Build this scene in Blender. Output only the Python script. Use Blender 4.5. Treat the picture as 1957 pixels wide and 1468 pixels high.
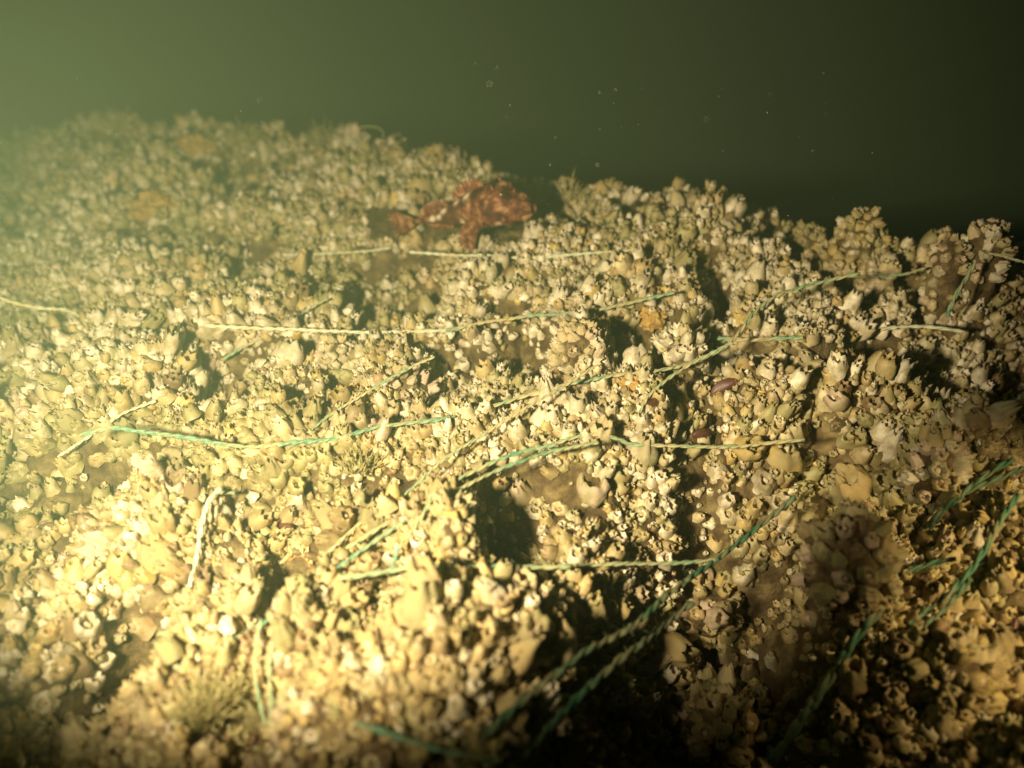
import bpy, math, random
import numpy as np
from mathutils import Vector, Matrix

random.seed(7)
rng = np.random.default_rng(11)
R = math.radians
for o in list(bpy.data.objects):
    bpy.data.objects.remove(o)
scene = bpy.context.scene
C = scene.collection

# ------------------------------------------------------------------ camera
FPX, PITCH = 1536.0, R(25.0)
cam_d = bpy.data.cameras.new('camera')
cam_d.sensor_width = 36.0
cam_d.lens = 36.0 * FPX / 1957.0
cam_d.clip_start, cam_d.clip_end = 0.01, 500
cam_d.dof.use_dof = True
cam_d.dof.focus_distance = 1.2
cam_d.dof.aperture_fstop = 1.7
cam = bpy.data.objects.new('camera', cam_d)
C.objects.link(cam)
cam.location = (0, 0, 0)
cam.rotation_euler = (math.pi / 2 - PITCH, 0, 0)
scene.camera = cam

# ------------------------------------------------------------------ world: dark green open water
world = bpy.data.worlds.new("World")
scene.world = world
world.use_nodes = True
nt = world.node_tree
nt.nodes.clear()
wo = nt.nodes.new('ShaderNodeOutputWorld')
bg = nt.nodes.new('ShaderNodeBackground')
bg.inputs['Color'].default_value = (0.34, 0.52, 0.16, 1)
bg.inputs['Strength'].default_value = 0.014
nt.links.new(bg.outputs[0], wo.inputs[0])

# ------------------------------------------------------------------ the two diving lamps carried beside the camera
def spot(name, loc, aim, energy, cone, blend, col, size=0.03):
    d = bpy.data.lights.new(name, 'SPOT')
    d.energy, d.spot_size, d.spot_blend, d.color, d.shadow_soft_size = energy, R(cone), blend, col, size
    o = bpy.data.objects.new(name, d)
    C.objects.link(o)
    o.location = loc
    o.rotation_euler = (Vector(aim) - Vector(loc)).to_track_quat('-Z', 'Y').to_euler()
    return o
spot('diving_lamp', (-0.41, 0.13, -0.08), (-0.132, 1.559, -0.443), 158, 81, 0.45, (1.0, 0.85, 0.60), 0.045)
spot('diving_lamp', (0.86, 0.20, -0.10), (0.68, 0.70, -0.62), 60, 37, 0.8, (1.0, 0.77, 0.42), 0.05)

scene.view_settings.view_transform = 'Standard'
scene.view_settings.look = 'None'
scene.view_settings.exposure = 0
scene.view_settings.gamma = 1
scene.render.engine = 'CYCLES'
scene.cycles.use_denoising = True
scene.cycles.max_bounces = 6
scene.cycles.diffuse_bounces = 4
scene.cycles.glossy_bounces = 2
scene.cycles.volume_bounces = 0
scene.cycles.sample_clamp_indirect = 4

# ------------------------------------------------------------------ helpers
def tag(o, label=None, cat=None, group=None, kind=None):
    if label: o['label'] = label
    if cat: o['category'] = cat
    if group: o['group'] = group
    if kind: o['kind'] = kind
    return o
def mesh_obj(name, me, parent=None):
    o = bpy.data.objects.new(name, me)
    C.objects.link(o)
    if parent: o.parent = parent
    return o
def empty(name, loc=(0, 0, 0)):
    o = bpy.data.objects.new(name, None)
    o.empty_display_size = 0.01
    C.objects.link(o)
    o.location = loc
    return o
def make_mesh(name, V, quads, tris=None, col=None, mat=None, smooth=True):
    """V (n,3); quads (m,4); tris (k,3); col (n,3) per-vertex tint"""
    V = np.asarray(V, dtype=np.float32)
    me = bpy.data.meshes.new(name)
    me.vertices.add(len(V))
    me.vertices.foreach_set('co', V.ravel())
    quads = np.asarray(quads if quads is not None else np.zeros((0, 4)), dtype=np.int32).reshape(-1, 4)
    tris = np.asarray(tris if tris is not None else np.zeros((0, 3)), dtype=np.int32).reshape(-1, 3)
    nl = quads.size + tris.size
    me.loops.add(nl)
    me.loops.foreach_set('vertex_index', np.concatenate([quads.ravel(), tris.ravel()]))
    me.polygons.add(len(quads) + len(tris))
    st = np.concatenate([np.arange(len(quads)) * 4, quads.size + np.arange(len(tris)) * 3]).astype(np.int32)
    me.polygons.foreach_set('loop_start', st)
    if smooth is True:
        me.polygons.foreach_set('use_smooth', np.ones(len(st), dtype=bool))
    me.update(calc_edges=True)
    me.validate()
    if col is not None:
        a = me.color_attributes.new('tint', 'FLOAT_COLOR', 'POINT')
        cc = np.ones((len(V), 4), dtype=np.float32)
        cc[:, :3] = col
        a.data.foreach_set('color', cc.ravel())
    if mat: me.materials.append(mat)
    return me

# value noise, numpy
def _h(ix, iy, iz, seed):
    n = (ix.astype(np.int64) * 374761393 + iy.astype(np.int64) * 668265263 + iz.astype(np.int64) * 2147483647 + seed * 974634777) & 0x7fffffff
    n = ((n ^ (n >> 13)) * 1274126177) & 0x7fffffff
    n = ((n ^ (n >> 16)) * 668265263) & 0x7fffffff
    return ((n ^ (n >> 15)) & 0xfffff) / float(0xfffff)
def vnoise(x, y, z=None, seed=0):
    x = np.asarray(x, dtype=np.float64); y = np.asarray(y, dtype=np.float64)
    z = np.zeros_like(x) if z is None else np.asarray(z, dtype=np.float64)
    ix, iy, iz = np.floor(x), np.floor(y), np.floor(z)
    fx, fy, fz = x - ix, y - iy, z - iz
    fx, fy, fz = [f * f * (3 - 2 * f) for f in (fx, fy, fz)]
    r = 0
    for a in (0, 1):
        for b in (0, 1):
            for c in (0, 1):
                r = r + _h(ix + a, iy + b, iz + c, seed) * (fx if a else 1 - fx) * (fy if b else 1 - fy) * (fz if c else 1 - fz)
    return r
def fbm(x, y, z=None, seed=0, oct=3):
    r, w, t = 0, 1.0, 0
    for i in range(oct):
        r = r + w * vnoise(x * 2 ** i, y * 2 ** i, None if z is None else z * 2 ** i, seed + i); t += w; w *= 0.5
    return r / t
def cells(x, y, s, seed):
    """rounded lumps: returns 0..1, 1 at a lump's centre"""
    gx, gy = x / s, y / s
    ix, iy = np.floor(gx), np.floor(gy)
    best = np.full(np.shape(gx), 9.0)
    rad = np.ones(np.shape(gx))
    for a in (-1, 0, 1):
        for b in (-1, 0, 1):
            jx, jy = _h(ix + a, iy + b, ix * 0, seed), _h(ix + a, iy + b, ix * 0 + 5, seed)
            d = np.hypot(ix + a + jx - gx, iy + b + jy - gy)
            best = np.minimum(best, d)
    return np.sqrt(np.clip(1 - (best / 0.85) ** 2, 0, 1))

# pixel of the 1957x1468 frame  <->  world
cp, sp_ = math.cos(PITCH), math.sin(PITCH)
def ray(px, py):
    u, v = (np.asarray(px) - 978.5) / FPX, (734.0 - np.asarray(py)) / FPX
    return np.stack([u, cp + v * sp_, -sp_ + v * cp], -1)         # forward depth 1
def to_px(P):
    P = np.asarray(P)
    d = P[..., 1] * cp - P[..., 2] * sp_
    v = P[..., 1] * sp_ + P[..., 2] * cp
    return 978.5 + FPX * P[..., 0] / d, 734 - FPX * v / d, d

# ------------------------------------------------------------------ the shape of the reef
RIDGE = [(-300, 330, 2.6), (0, 300, 2.7), (200, 245, 2.75), (400, 258, 2.6), (640, 285, 2.35), (770, 315, 2.1), (880, 345, 1.95), (950, 385, 1.85),
         (1010, 410, 1.8), (1150, 400, 1.78), (1330, 412, 1.72), (1420, 455, 1.66), (1600, 470, 1.55), (1700, 520, 1.5), (1957, 540, 1.40), (2300, 560, 1.3)]
_ra, _ry, _rz = [], [], []
for px, py, Y in RIDGE:
    d = ray(px, py); k = Y / d[1]
    _ra.append(d[0] / d[1]); _ry.append(Y); _rz.append(d[2] * k)
Y0, Z0 = 0.45, -0.69
def z_base(X, Y):
    a = X / np.maximum(Y, 0.15)
    yr, zr = np.interp(a, _ra, _ry), np.interp(a, _ra, _rz)
    t = (Y - Y0) / (yr - Y0)
    z = Z0 + (zr - Z0) * np.where(t > 0, np.clip(t, 0, 1) ** 0.95, t)
    over = np.maximum(Y - yr, 0)
    return z - np.minimum(over * 0.25 + over ** 2 * 1.3, 1.6)
def hit(px, py, zf):
    """first point of the height field met by a pixel's ray"""
    px = np.atleast_1d(np.asarray(px, float)); py = np.atleast_1d(np.asarray(py, float))
    D = ray(px, py)
    ts = np.geomspace(0.35, 4.5, 700)
    P = D[:, None, :] * ts[None, :, None]
    below = P[..., 2] < zf(P[..., 0], P[..., 1])
    i = np.where(below.any(1), below.argmax(1), len(ts) - 1)
    return P[np.arange(len(px)), i]
# (pixel x, y, radius m, height m) broad mounds and hollows read off the photograph
MOUNDS = [(1640, 1080, .085, .075), (1385, 1390, .085, .06), (1860, 830, .10, .06), (1880, 1150, .12, .07), (1110, 650, .07, .04),
          (750, 1330, .16, .05), (560, 900, .12, .03), (1320, 470, .10, .04), (1000, 560, .12, .02), (300, 800, .16, .03),
          (1480, 1150, .07, -.13), (1560, 1330, .07, -.13), (1300, 1260, .07, -.07), (1330, 1040, .10, -.09), (1845, 590, .05, .06),
          (1130, 1440, .07, -.07), (560, 1010, .045, -.05), (960, 1020, .045, -.05), (1720, 1400, .06, -.10), (1420, 1230, .17, -.09), (880, 740, .05, -.04),
          (700, 1230, .045, -.05), (450, 710, .05, -.045), (240, 880, .05, -.045), (230, 1250, .045, -.07), (60, 1080, .04, -.06),
          (380, 780, .05, -.035), (1100, 590, .05, -.03), (1860, 860, .07, .06), (470, 1430, .04, -.05), (100, 1380, .06, -.05)]
_m = hit([m[0] for m in MOUNDS], [m[1] for m in MOUNDS], z_base)
_gA, _gB = (hit(1215, 930, z_base)[0, :2], hit(880, 1500, z_base)[0, :2])
_gT = (_gA - _gB) / np.linalg.norm(_gA - _gB)
_h0, _h1 = hit(1650, 850, z_base)[0, :2], hit(1700, 575, z_base)[0, :2]
_hY, _hX = [_h0[1], _h1[1]], [_h0[0], _h1[0]]
def sstep(a, b, x):
    t = np.clip((x - a) / (b - a), 0, 1); return t * t * (3 - 2 * t)
def z_mid(X, Y):
    z = z_base(X, Y)
    # the gully: its left bank runs from the centre right down to the bottom middle of the view
    s = (X - _gB[0]) * _gT[1] - (Y - _gB[1]) * _gT[0] + .05 * (vnoise(X * 8, Y * 8, seed=55) - .5)
    z = z - .16 * sstep(0, .12, s) * (1 - sstep(.42, .58, s)) * (1 - sstep(_gA[1] + .0, _gA[1] + .22, Y))
    # the dark hollow under the right skyline
    s2 = X - np.interp(Y, _hY, _hX) + .05 * (vnoise(X * 8, Y * 8, seed=56) - .5)
    z = z - .09 * sstep(0, .10, s2) * sstep(_hY[0] - .04, _hY[0] + .10, Y) * (1 - sstep(_hY[1] - .10, _hY[1], Y))
    # the fish lies in a shallow dip of the crest
    z = z - .045 * np.exp(-((X + .085) / .15) ** 2 - ((Y - 1.62) / .12) ** 2)
    for (px, py, r, h), c in zip(MOUNDS, _m):
        z = z + (h if h > 0 else h * 1.35) * np.exp(-((X - c[0]) ** 2 + ((Y - c[1]) * 0.8) ** 2) / (2 * (r * .7) ** 2))
    return z
def z_reef(X, Y):
    z = z_mid(X, Y)
    wx, wy = X + .03 * (vnoise(X * 9, Y * 9, seed=3) - .5), Y + .03 * (vnoise(X * 9, Y * 9, seed=4) - .5)
    z = z + .075 * (fbm(X * 3.2, Y * 3.2, seed=8) - .5)
    z = z + .066 * cells(wx, wy, .125, 21) - .046
    z = z + .024 * cells(wx, wy, .052, 22) - .012
    pit = np.clip((0.40 - vnoise(X * 11 + 3, Y * 11, seed=31)) / .12, 0, 1)
    z = z - .062 * pit
    return z + .010 * (fbm(X * 70, Y * 70, seed=32) - .5)

# ------------------------------------------------------------------ materials
def principled(name, rough=0.6, spec=0.4):
    m = bpy.data.materials.new(name); m.use_nodes = True
    n = m.node_tree.nodes; b = n['Principled BSDF']
    b.inputs['Roughness'].default_value = rough
    b.inputs['Specular IOR Level'].default_value = spec
    return m, m.node_tree, b
def noise_node(t, scale, detail=4, rough=.6, coord='Object'):
    tc = t.nodes.new('ShaderNodeTexCoord'); n = t.nodes.new('ShaderNodeTexNoise')
    n.inputs['Scale'].default_value = scale; n.inputs['Detail'].default_value = detail; n.inputs['Roughness'].default_value = rough
    t.links.new(tc.outputs[coord], n.inputs['Vector'])
    return n
def ramp(t, src, stops):
    r = t.nodes.new('ShaderNodeValToRGB'); e = r.color_ramp.elements
    while len(e) < len(stops): e.new(0.5)
    for el, (p, c) in zip(e, stops): el.position = p; el.color = (*c, 1)
    t.links.new(src, r.inputs['Fac'])
    return r
def bump(t, b, src, strength, dist):
    n = t.nodes.new('ShaderNodeBump'); n.inputs['Strength'].default_value = strength; n.inputs['Distance'].default_value = dist
    t.links.new(src, n.inputs['Height']); t.links.new(n.outputs[0], b.inputs['Normal'])
def mixcol(t, a, b_, fac, mode='MULTIPLY'):
    m = t.nodes.new('ShaderNodeMix'); m.data_type = 'RGBA'; m.blend_type = mode
    for s, v in ((0, fac), (6, a), (7, b_)):
        if hasattr(v, 'links') or hasattr(v, 'is_linked'): t.links.new(v, m.inputs[s])
        else: m.inputs[s].default_value = v
    return m.outputs[2]
def simple_mat(name, stops, scale, rough=.7, spec=.3, bs=.5, bd=.002, tint=False, bscale=None):
    m, t, b = principled(name, rough, spec)
    n = noise_node(t, scale)
    r = ramp(t, n.outputs['Fac'], stops)
    out = r.outputs[0]
    if tint:
        at = t.nodes.new('ShaderNodeAttribute'); at.attribute_name = 'tint'
        out = mixcol(t, out, at.outputs['Color'], 1.0)
    t.links.new(out, b.inputs['Base Color'])
    n2 = noise_node(t, bscale or scale * 3, 3)
    bump(t, b, n2.outputs['Fac'], bs, bd)
    return m
M_reef = simple_mat('silted_reef_rock', [(.3, (.045, .028, .012)), (.5, (.11, .075, .03)), (.68, (.22, .165, .065))], 34, .85, .2, .8, .006, bscale=120)
M_bed = simple_mat('dark_silt', [(.3, (.06, .05, .025)), (.7, (.14, .12, .06))], 2.5, .95, .1, .5, .02)
M_shell = simple_mat('barnacle_shell', [(.32, (.50, .44, .34)), (.5, (.86, .84, .78)), (.7, (1, 1, 1))], 75, .5, .45, .6, .0015, tint=True, bscale=420)
def silted(m):
    t = m.node_tree; b = t.nodes['Principled BSDF']
    src = b.inputs['Base Color'].links[0].from_socket
    tc = t.nodes.new('ShaderNodeTexCoord'); g = t.nodes.new('ShaderNodeNewGeometry'); n = t.nodes.new('ShaderNodeTexNoise')
    n.inputs['Scale'].default_value = 26; n.inputs['Detail'].default_value = 5; n.inputs['Roughness'].default_value = .7
    t.links.new(g.outputs['Position'], n.inputs['Vector'])
    r = ramp(t, n.outputs['Fac'], [(.42, (0, 0, 0)), (.60, (.85, .85, .85))])
    n2 = t.nodes.new('ShaderNodeTexNoise'); n2.inputs['Scale'].default_value = 9; t.links.new(g.outputs['Position'], n2.inputs['Vector'])
    r2 = ramp(t, n2.outputs['Fac'], [(.35, (.20, .15, .06)), (.52, (.36, .29, .13)), (.68, (.27, .25, .10))])
    t.links.new(mixcol(t, src, r2.outputs[0], r.outputs[0], 'MIX'), b.inputs['Base Color'])
silted(M_shell)
M_valve = simple_mat('barnacle_valve', [(.3, (.30, .22, .12)), (.7, (.62, .5, .3))], 260, .5, .5, .4, .0008, bscale=700)
M_sponge = simple_mat('orange_sponge', [(.3, (.26, .15, .04)), (.55, (.44, .28, .08)), (.75, (.56, .42, .18))], 70, .8, .2, .9, .003, bscale=260)
M_musl = simple_mat('mussel_shell', [(.3, (.05, .018, .012)), (.6, (.13, .05, .025)), (.8, (.26, .15, .07))], 60, .35, .6, .3, .001)
M_tuft = simple_mat('silted_hydroid', [(.3, (.22, .18, .06)), (.7, (.46, .40, .17))], 60, .9, .1, .4, .001)

def twine_mat(name, ca, cb, silt, lo, hi):
    m, t, b = principled(name, .6, .35)
    n = noise_node(t, 14, 3); r = ramp(t, n.outputs['Fac'], [(lo, (0, 0, 0)), (hi, (1, 1, 1))])
    n2 = noise_node(t, 160, 2); g = ramp(t, n2.outputs['Fac'], [(.35, ca), (.65, cb)])
    t.links.new(mixcol(t, g.outputs[0], (*silt, 1), r.outputs[0], 'MIX'), b.inputs['Base Color'])
    n3 = noise_node(t, 900, 2); bump(t, b, n3.outputs['Fac'], .5, .0005)
    return m
M_green = twine_mat('green_twine', (.08, .18, .09), (.19, .32, .17), (.32, .31, .14), .42, .62)
M_olive = twine_mat('silted_twine', (.16, .26, .13), (.28, .36, .18), (.42, .36, .17), .40, .58)
M_pale = twine_mat('pale_twine', (.46, .48, .30), (.60, .60, .38), (.50, .42, .2), .5, .7)

# ------------------------------------------------------------------ reef ground and the seabed beyond
def reef_ground():
    na, ny = 860, 760
    A = np.linspace(-1.15, 1.15, na); Yv = np.geomspace(.30, 4.2, ny)
    AA, YY = np.meshgrid(A, Yv); XX = AA * YY
    ZZ = z_reef(XX, YY)
    V = np.stack([XX, YY, ZZ], -1).reshape(-1, 3)
    i = np.arange(ny - 1)[:, None] * na + np.arange(na - 1)[None, :]
    Q = np.stack([i, i + 1, i + na + 1, i + na], -1).reshape(-1, 4)
    return mesh_obj('reef_ground', make_mesh('reef_ground', V, Q, mat=M_reef))
tag(reef_ground(), kind='structure')
bedV = [(-60, -60, -1.9), (60, -60, -1.9), (60, 60, -1.9), (-60, 60, -1.9)]
tag(mesh_obj('seabed', make_mesh('seabed', bedV, [(0, 1, 2, 3)], mat=M_bed)), kind='structure')

# ------------------------------------------------------------------ barnacles
def barnacle_shape(seg, prof, teeth, seed, inner=True):
    """six-plated shell with a toothed open rim; prof: list of (radius, height)"""
    r_ = np.random.default_rng(seed)
    th = np.arange(seg) / seg * 2 * math.pi
    ph = r_.uniform(0, 6)
    plate = np.abs(np.sin(3 * th + 0))                     # 0 at seams
    lob = 1 + .10 * np.sin(2 * th + ph) + .06 * np.sin(3 * th + ph * 2)
    tooth = np.array([r_.uniform(.5, 1.35) for _ in range(6)])[(np.floor(th / (math.pi / 3)).astype(int)) % 6]
    rings = []
    n = len(prof)
    lean = np.array([r_.uniform(-.25, .25), r_.uniform(-.25, .25)])
    for k, (rr, hh) in enumerate(prof):
        f = k / (n - 1)
        rad = rr * lob * (1 - .13 * (1 - plate))
        z = hh + teeth * tooth * plate * f ** 2.5
        rings.append(np.stack([np.cos(th) * rad + lean[0] * hh, np.sin(th) * rad + lean[1] * hh, z], 1))
    rr, hh = prof[-1]
    if inner:
        top = rings[-1]; c = np.array([lean[0] * hh, lean[1] * hh, 0])
        inn = c + (top - c) * np.array([.80, .80, 1]) - np.array([0, 0, .03]); rings.append(inn)
        low = c + (top - c) * np.array([.62, .62, 0]) + np.array([0, 0, hh * .45]); rings.append(low)
    V = np.concatenate(rings)
    rough = fbm(V[:, 0] * 2.3 + seed, V[:, 1] * 2.3, V[:, 2] * 2.3, seed=seed + 9) - .5
    V = V * (1 + np.array([.34, .34, .22]) * rough[:, None]) + r_.normal(0, .022, V.shape)
    nr = len(rings)
    i = np.arange(seg); j = (i + 1) % seg
    Q = np.concatenate([np.stack([k * seg + i, k * seg + j, (k + 1) * seg + j, (k + 1) * seg + i], 1) for k in range(nr - 1)])
    last = (nr - 1) * seg
    c = len(V); V = np.vstack([V, V[last:].mean(0)])
    T = np.stack([last + i, last + j, np.full(seg, c)], 1)
    return V, Q, T
def valve_shape(prof, seed):
    """the pair of beak-like plates that close the opening"""
    r_ = np.random.default_rng(seed + 50)
    rr, hh = prof[-1]
    a, b, h0, h1 = rr * .55, rr * .48, hh * .48, hh * .98
    V = [(-a, 0, h0), (0, -b, h0), (a, 0, h0), (0, b, h0), (-a * .35, 0, h1 * .92), (a * .45, 0, h1), (0, 0, h1 * .86),
         (-a * .5, -b * .6, h0 + .1), (a * .5, -b * .6, h0 + .1), (a * .5, b * .6, h0 + .1), (-a * .5, b * .6, h0 + .1)]
    T = [(0, 7, 4), (7, 1, 6), (7, 6, 4), (1, 8, 6), (8, 5, 6), (8, 2, 5), (2, 9, 5), (9, 6, 5), (9, 3, 6), (3, 10, 6), (10, 4, 6), (10, 0, 4)]
    return np.array(V), np.zeros((0, 4), int), np.array(T)
PROFS = {  # unit: base radius 1
    'cone': ([(1.0, 0), (.82, .42), (.62, .95), (.50, 1.2)], .32),
    'tall': ([(.86, 0), (.98, .6), (.90, 1.1), (.66, 1.45)], .30),
    'tulip': ([(.66, 0), (.86, .55), (.92, 1.1), (.74, 1.35)], .38),
    'squat': ([(1.1, 0), (1.0, .3), (.78, .62), (.6, .72)], .2),
    'spire': ([(.9, 0), (.86, .6), (.58, 1.2), (.30, 1.6)], .3),
}
VAR = [(k, s) for k in PROFS for s in (1, 2, 3, 4, 5)]
LOW, HIGH = {}, {}
for k, s in VAR:
    prof, teeth = PROFS[k]
    V, Q, T = barnacle_shape(12, prof, teeth, s * 7 + len(k))
    Vv, _, Tv = valve_shape(prof, s)
    n = len(V)
    LOW[(k, s)] = (np.vstack([V, Vv]), Q, np.vstack([T, Tv + n]), np.r_[np.zeros(n), np.ones(len(Vv))])
    pr = np.array(prof); t = np.linspace(0, 1, len(prof)); tt = np.linspace(0, 1, 7)
    hp = list(zip(np.interp(tt, t, pr[:, 0]), np.interp(tt, t, pr[:, 1])))
    HIGH[(k, s)] = (barnacle_shape(24, hp, teeth, s * 7 + len(k)), valve_shape(prof, s))

TINTS = {  # the shells' own colours
    'cream': (.60, .49, .26), 'pale white': (.76, .68, .48), 'ochre': (.50, .37, .15), 'olive': (.36, .32, .13),
    'brown': (.25, .16, .07), 'pinkish': (.66, .50, .35), 'yellow': (.56, .42, .14)}
TN = list(TINTS)
def pick_tint(n):
    return rng.choice(len(TN), n, p=[.34, .15, .15, .17, .07, .05, .07])
def frames(N, spin):
    N = N / np.linalg.norm(N, axis=1, keepdims=True)
    ref = np.stack([np.cos(spin), np.sin(spin), np.zeros(len(spin))], 1)
    U = ref - N * (ref * N).sum(1, keepdims=True); U /= np.linalg.norm(U, axis=1, keepdims=True)
    W = np.cross(N, U)
    return np.stack([U, W, N], 2)                               # columns
def reef_normals(X, Y, e=.012):
    zx = (z_reef(X + e, Y) - z_reef(X - e, Y)) / (2 * e); zy = (z_reef(X, Y + e) - z_reef(X, Y - e)) / (2 * e)
    N = np.stack([-zx, -zy, np.ones_like(zx)], 1)
    return N / np.linalg.norm(N, axis=1, keepdims=True)

def scatter(s=.0138, sz=1.0, ymax=3.3):
    gx, gy = np.meshgrid(np.arange(-2.4, 2.4, s), np.arange(.38, ymax, s))
    X = gx.ravel() + rng.uniform(-.5, .5, gx.size) * s; Y = gy.ravel() + rng.uniform(-.5, .5, gx.size) * s
    k = np.abs(X) < Y * .80 + .12
    X, Y = X[k], Y[k]
    Z = z_reef(X, Y)
    hollow = Z - z_mid(X, Y)
    qx, qy, qd = to_px(np.stack([X, Y, Z + .012], 1))
    fishy = (qx > 800) & (qx < 1010) & (qy < 458) & (Y < 1.78) | (qx > 700) & (qx < 790) & (qy > 385) & (qy < 445)     # nothing grows where the fish lies
    keep = ~fishy & (rng.random(len(X)) < np.clip(.80 + hollow * 22, .36, .99))
    X, Y, Z = X[keep], Y[keep], Z[keep]
    N = reef_normals(X, Y)
    N = N * .75 + np.array([0, -.12, .75]) + rng.normal(0, .27, N.shape)
    clus = vnoise(X * 13, Y * 13, seed=77)
    size = rng.uniform(.0052, .0132, len(X)) * (0.75 + .85 * clus) * np.where(rng.random(len(X)) < .05, 1.5, 1)
    size = size * sz * np.clip(.55 + .55 * Y, .8, 1.1)
    # some grow on their neighbours' backs
    lift = np.where(rng.random(len(X)) < .35, rng.uniform(.004, .02, len(X)), 0) * (clus > .4)
    Z = Z + lift - size * .25
    return np.stack([X, Y, Z], 1), N, size, clus
BP, BN, BS, BCL = [np.concatenate(q) for q in zip(scatter(), scatter(.0112, .50, 2.0))]
NB = len(BP)
_w = np.array([{'cone': 1.5, 'tall': 1.0, 'tulip': .45, 'squat': 1.4, 'spire': .9}[k] for k, q in VAR])
BVAR = rng.choice(len(VAR), NB, p=_w / _w.sum())
region = vnoise(BP[:, 0] * 4, BP[:, 1] * 4, seed=90)
BT = pick_tint(NB)
BT = np.where((region < .36) & (rng.random(NB) < .6), TN.index('olive'), BT)
BT = np.where((region > .68) & (rng.random(NB) < .5), TN.index('pale white'), BT)
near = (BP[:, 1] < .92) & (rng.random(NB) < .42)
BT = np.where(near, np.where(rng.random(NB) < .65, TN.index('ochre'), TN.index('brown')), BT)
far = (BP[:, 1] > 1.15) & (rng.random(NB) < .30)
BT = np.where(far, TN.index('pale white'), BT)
BSPIN = rng.uniform(0, 6.28, NB)
BH = rng.uniform(.75, 1.35, NB)

# ---- choose the 300 that show largest; the rest is one carpet
bx, by, bd_ = to_px(BP + BN / np.linalg.norm(BN, axis=1, keepdims=True) * BS[:, None])
app = BS * FPX / bd_ * (.6 + .4 * BH)
inside = (bx > 8) & (bx < 1949) & (by > 8) & (by < 1460)
cand = np.where(inside)[0][np.argsort(-app[inside])][:2600]
vis = []
for i in cand:
    P = BP[i] + np.array([0, 0, BS[i] * 1.3]); ts = np.linspace(.25, .97, 60)
    L = P[None] * ts[:, None]
    if (L[:, 2] > z_reef(L[:, 0], L[:, 1]) - .001).all(): vis.append(i)
    if len(vis) >= 300: break
single = np.zeros(NB, bool); single[vis] = True

def carpet():
    idx = np.where(~single)[0]
    Fm = frames(BN[idx], BSPIN[idx])
    Vs, Qs, Ts, Cs = [], [], [], []; off = 0
    for v, key in enumerate(VAR):
        V, Q, T, isv = LOW[key]
        m = BVAR[idx] == v
        ii = idx[m]; F = Fm[m]
        sc = np.stack([BS[ii], BS[ii], BS[ii] * BH[ii]], 1)
        L = V[None] * sc[:, None, :]
        Wd = np.einsum('nij,nkj->nki', F, L) + BP[ii][:, None, :]
        n, k = len(ii), len(V)
        o = off + np.arange(n)[:, None, None] * k
        Vs.append(Wd.reshape(-1, 3)); Qs.append((Q[None] + o).reshape(-1, 4)); Ts.append((T[None] + o).reshape(-1, 3))
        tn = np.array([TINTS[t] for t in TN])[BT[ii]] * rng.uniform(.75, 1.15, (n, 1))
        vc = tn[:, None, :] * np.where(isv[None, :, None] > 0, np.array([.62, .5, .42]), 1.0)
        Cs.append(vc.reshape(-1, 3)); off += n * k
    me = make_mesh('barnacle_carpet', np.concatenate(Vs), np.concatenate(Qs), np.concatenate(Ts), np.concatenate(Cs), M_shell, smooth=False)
    o = mesh_obj('barnacle_carpet', me)
    tag(o, 'dense crust of thousands of small cream barnacles covering the whole reef slope', 'barnacles', kind='stuff')
carpet()

_cache = {}
def hi_meshes(v, t):
    if (v, t) not in _cache:
        (V, Q, T), (Vv, Qv, Tv) = HIGH[VAR[v]]
        rr = np.random.default_rng(v * 31 + t)
        V = V * (1 + .05 * (vnoise(V[:, 0] * 3 + t, V[:, 1] * 3, V[:, 2] * 2.5, seed=v)[:, None] - .5) * 2)
        ms = make_mesh('shell', V, Q, T, np.tile(TINTS[TN[t]], (len(V), 1)), M_shell, smooth=True)
        mv = make_mesh('valve', Vv, Qv, Tv, None, M_valve, smooth=False)
        _cache[(v, t)] = (ms, mv)
    return _cache[(v, t)]
def frame_mat(n, spin, loc, s3):
    F = frames(np.array([n], float), np.array([spin]))[0]
    M = Matrix(((*F[0], loc[0]), (*F[1], loc[1]), (*F[2], loc[2]), (0, 0, 0, 1)))
    return M @ Matrix.Diagonal((*s3, 1))
SINGLES = []
def place_barnacle(n, spin, loc, s, h, v, t):
    e = empty('barnacle')
    e.matrix_world = frame_mat(n, spin, loc, (s, s, s * h))
    ms, mv = hi_meshes(v, t)
    mesh_obj('shell', ms, e); mesh_obj('valve', mv, e)
    SINGLES.append((e, VAR[v][0], TN[t], s, loc))
    return e
for i in vis:
    place_barnacle(BN[i], BSPIN[i], BP[i], BS[i], BH[i], int(BVAR[i]), int(BT[i]))

LAND = []       # (phrase, pixel x, pixel y) landmarks used in labels

# ------------------------------------------------------------------ lumps that stand up from the slope, each crusted with its own barnacles
def lump_mesh(rx, ry, rz, seed, name='core', mat=None, amp=.3, freq=2.2, lv=(28, 18)):
    nu, nv = lv
    th = np.arange(nu) / nu * 2 * math.pi; ph = np.linspace(0, math.pi, nv)
    TH, PH = np.meshgrid(th, ph)
    D = np.stack([np.cos(TH) * np.sin(PH), np.sin(TH) * np.sin(PH), np.cos(PH)], -1).reshape(-1, 3)
    n = fbm(D[:, 0] * freq + seed, D[:, 1] * freq, D[:, 2] * freq, seed=seed)
    V = D * (1 + amp * (n - .5) * 2)[:, None] * np.array([rx, ry, rz])
    i = np.arange(nv - 1)[:, None] * nu + np.arange(nu)[None]; j = np.arange(nv - 1)[:, None] * nu + (np.arange(nu)[None] + 1) % nu
    Q = np.stack([i, i + nu, j + nu, j], -1).reshape(-1, 4)
    return make_mesh(name, V, Q, mat=mat), D, V
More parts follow.
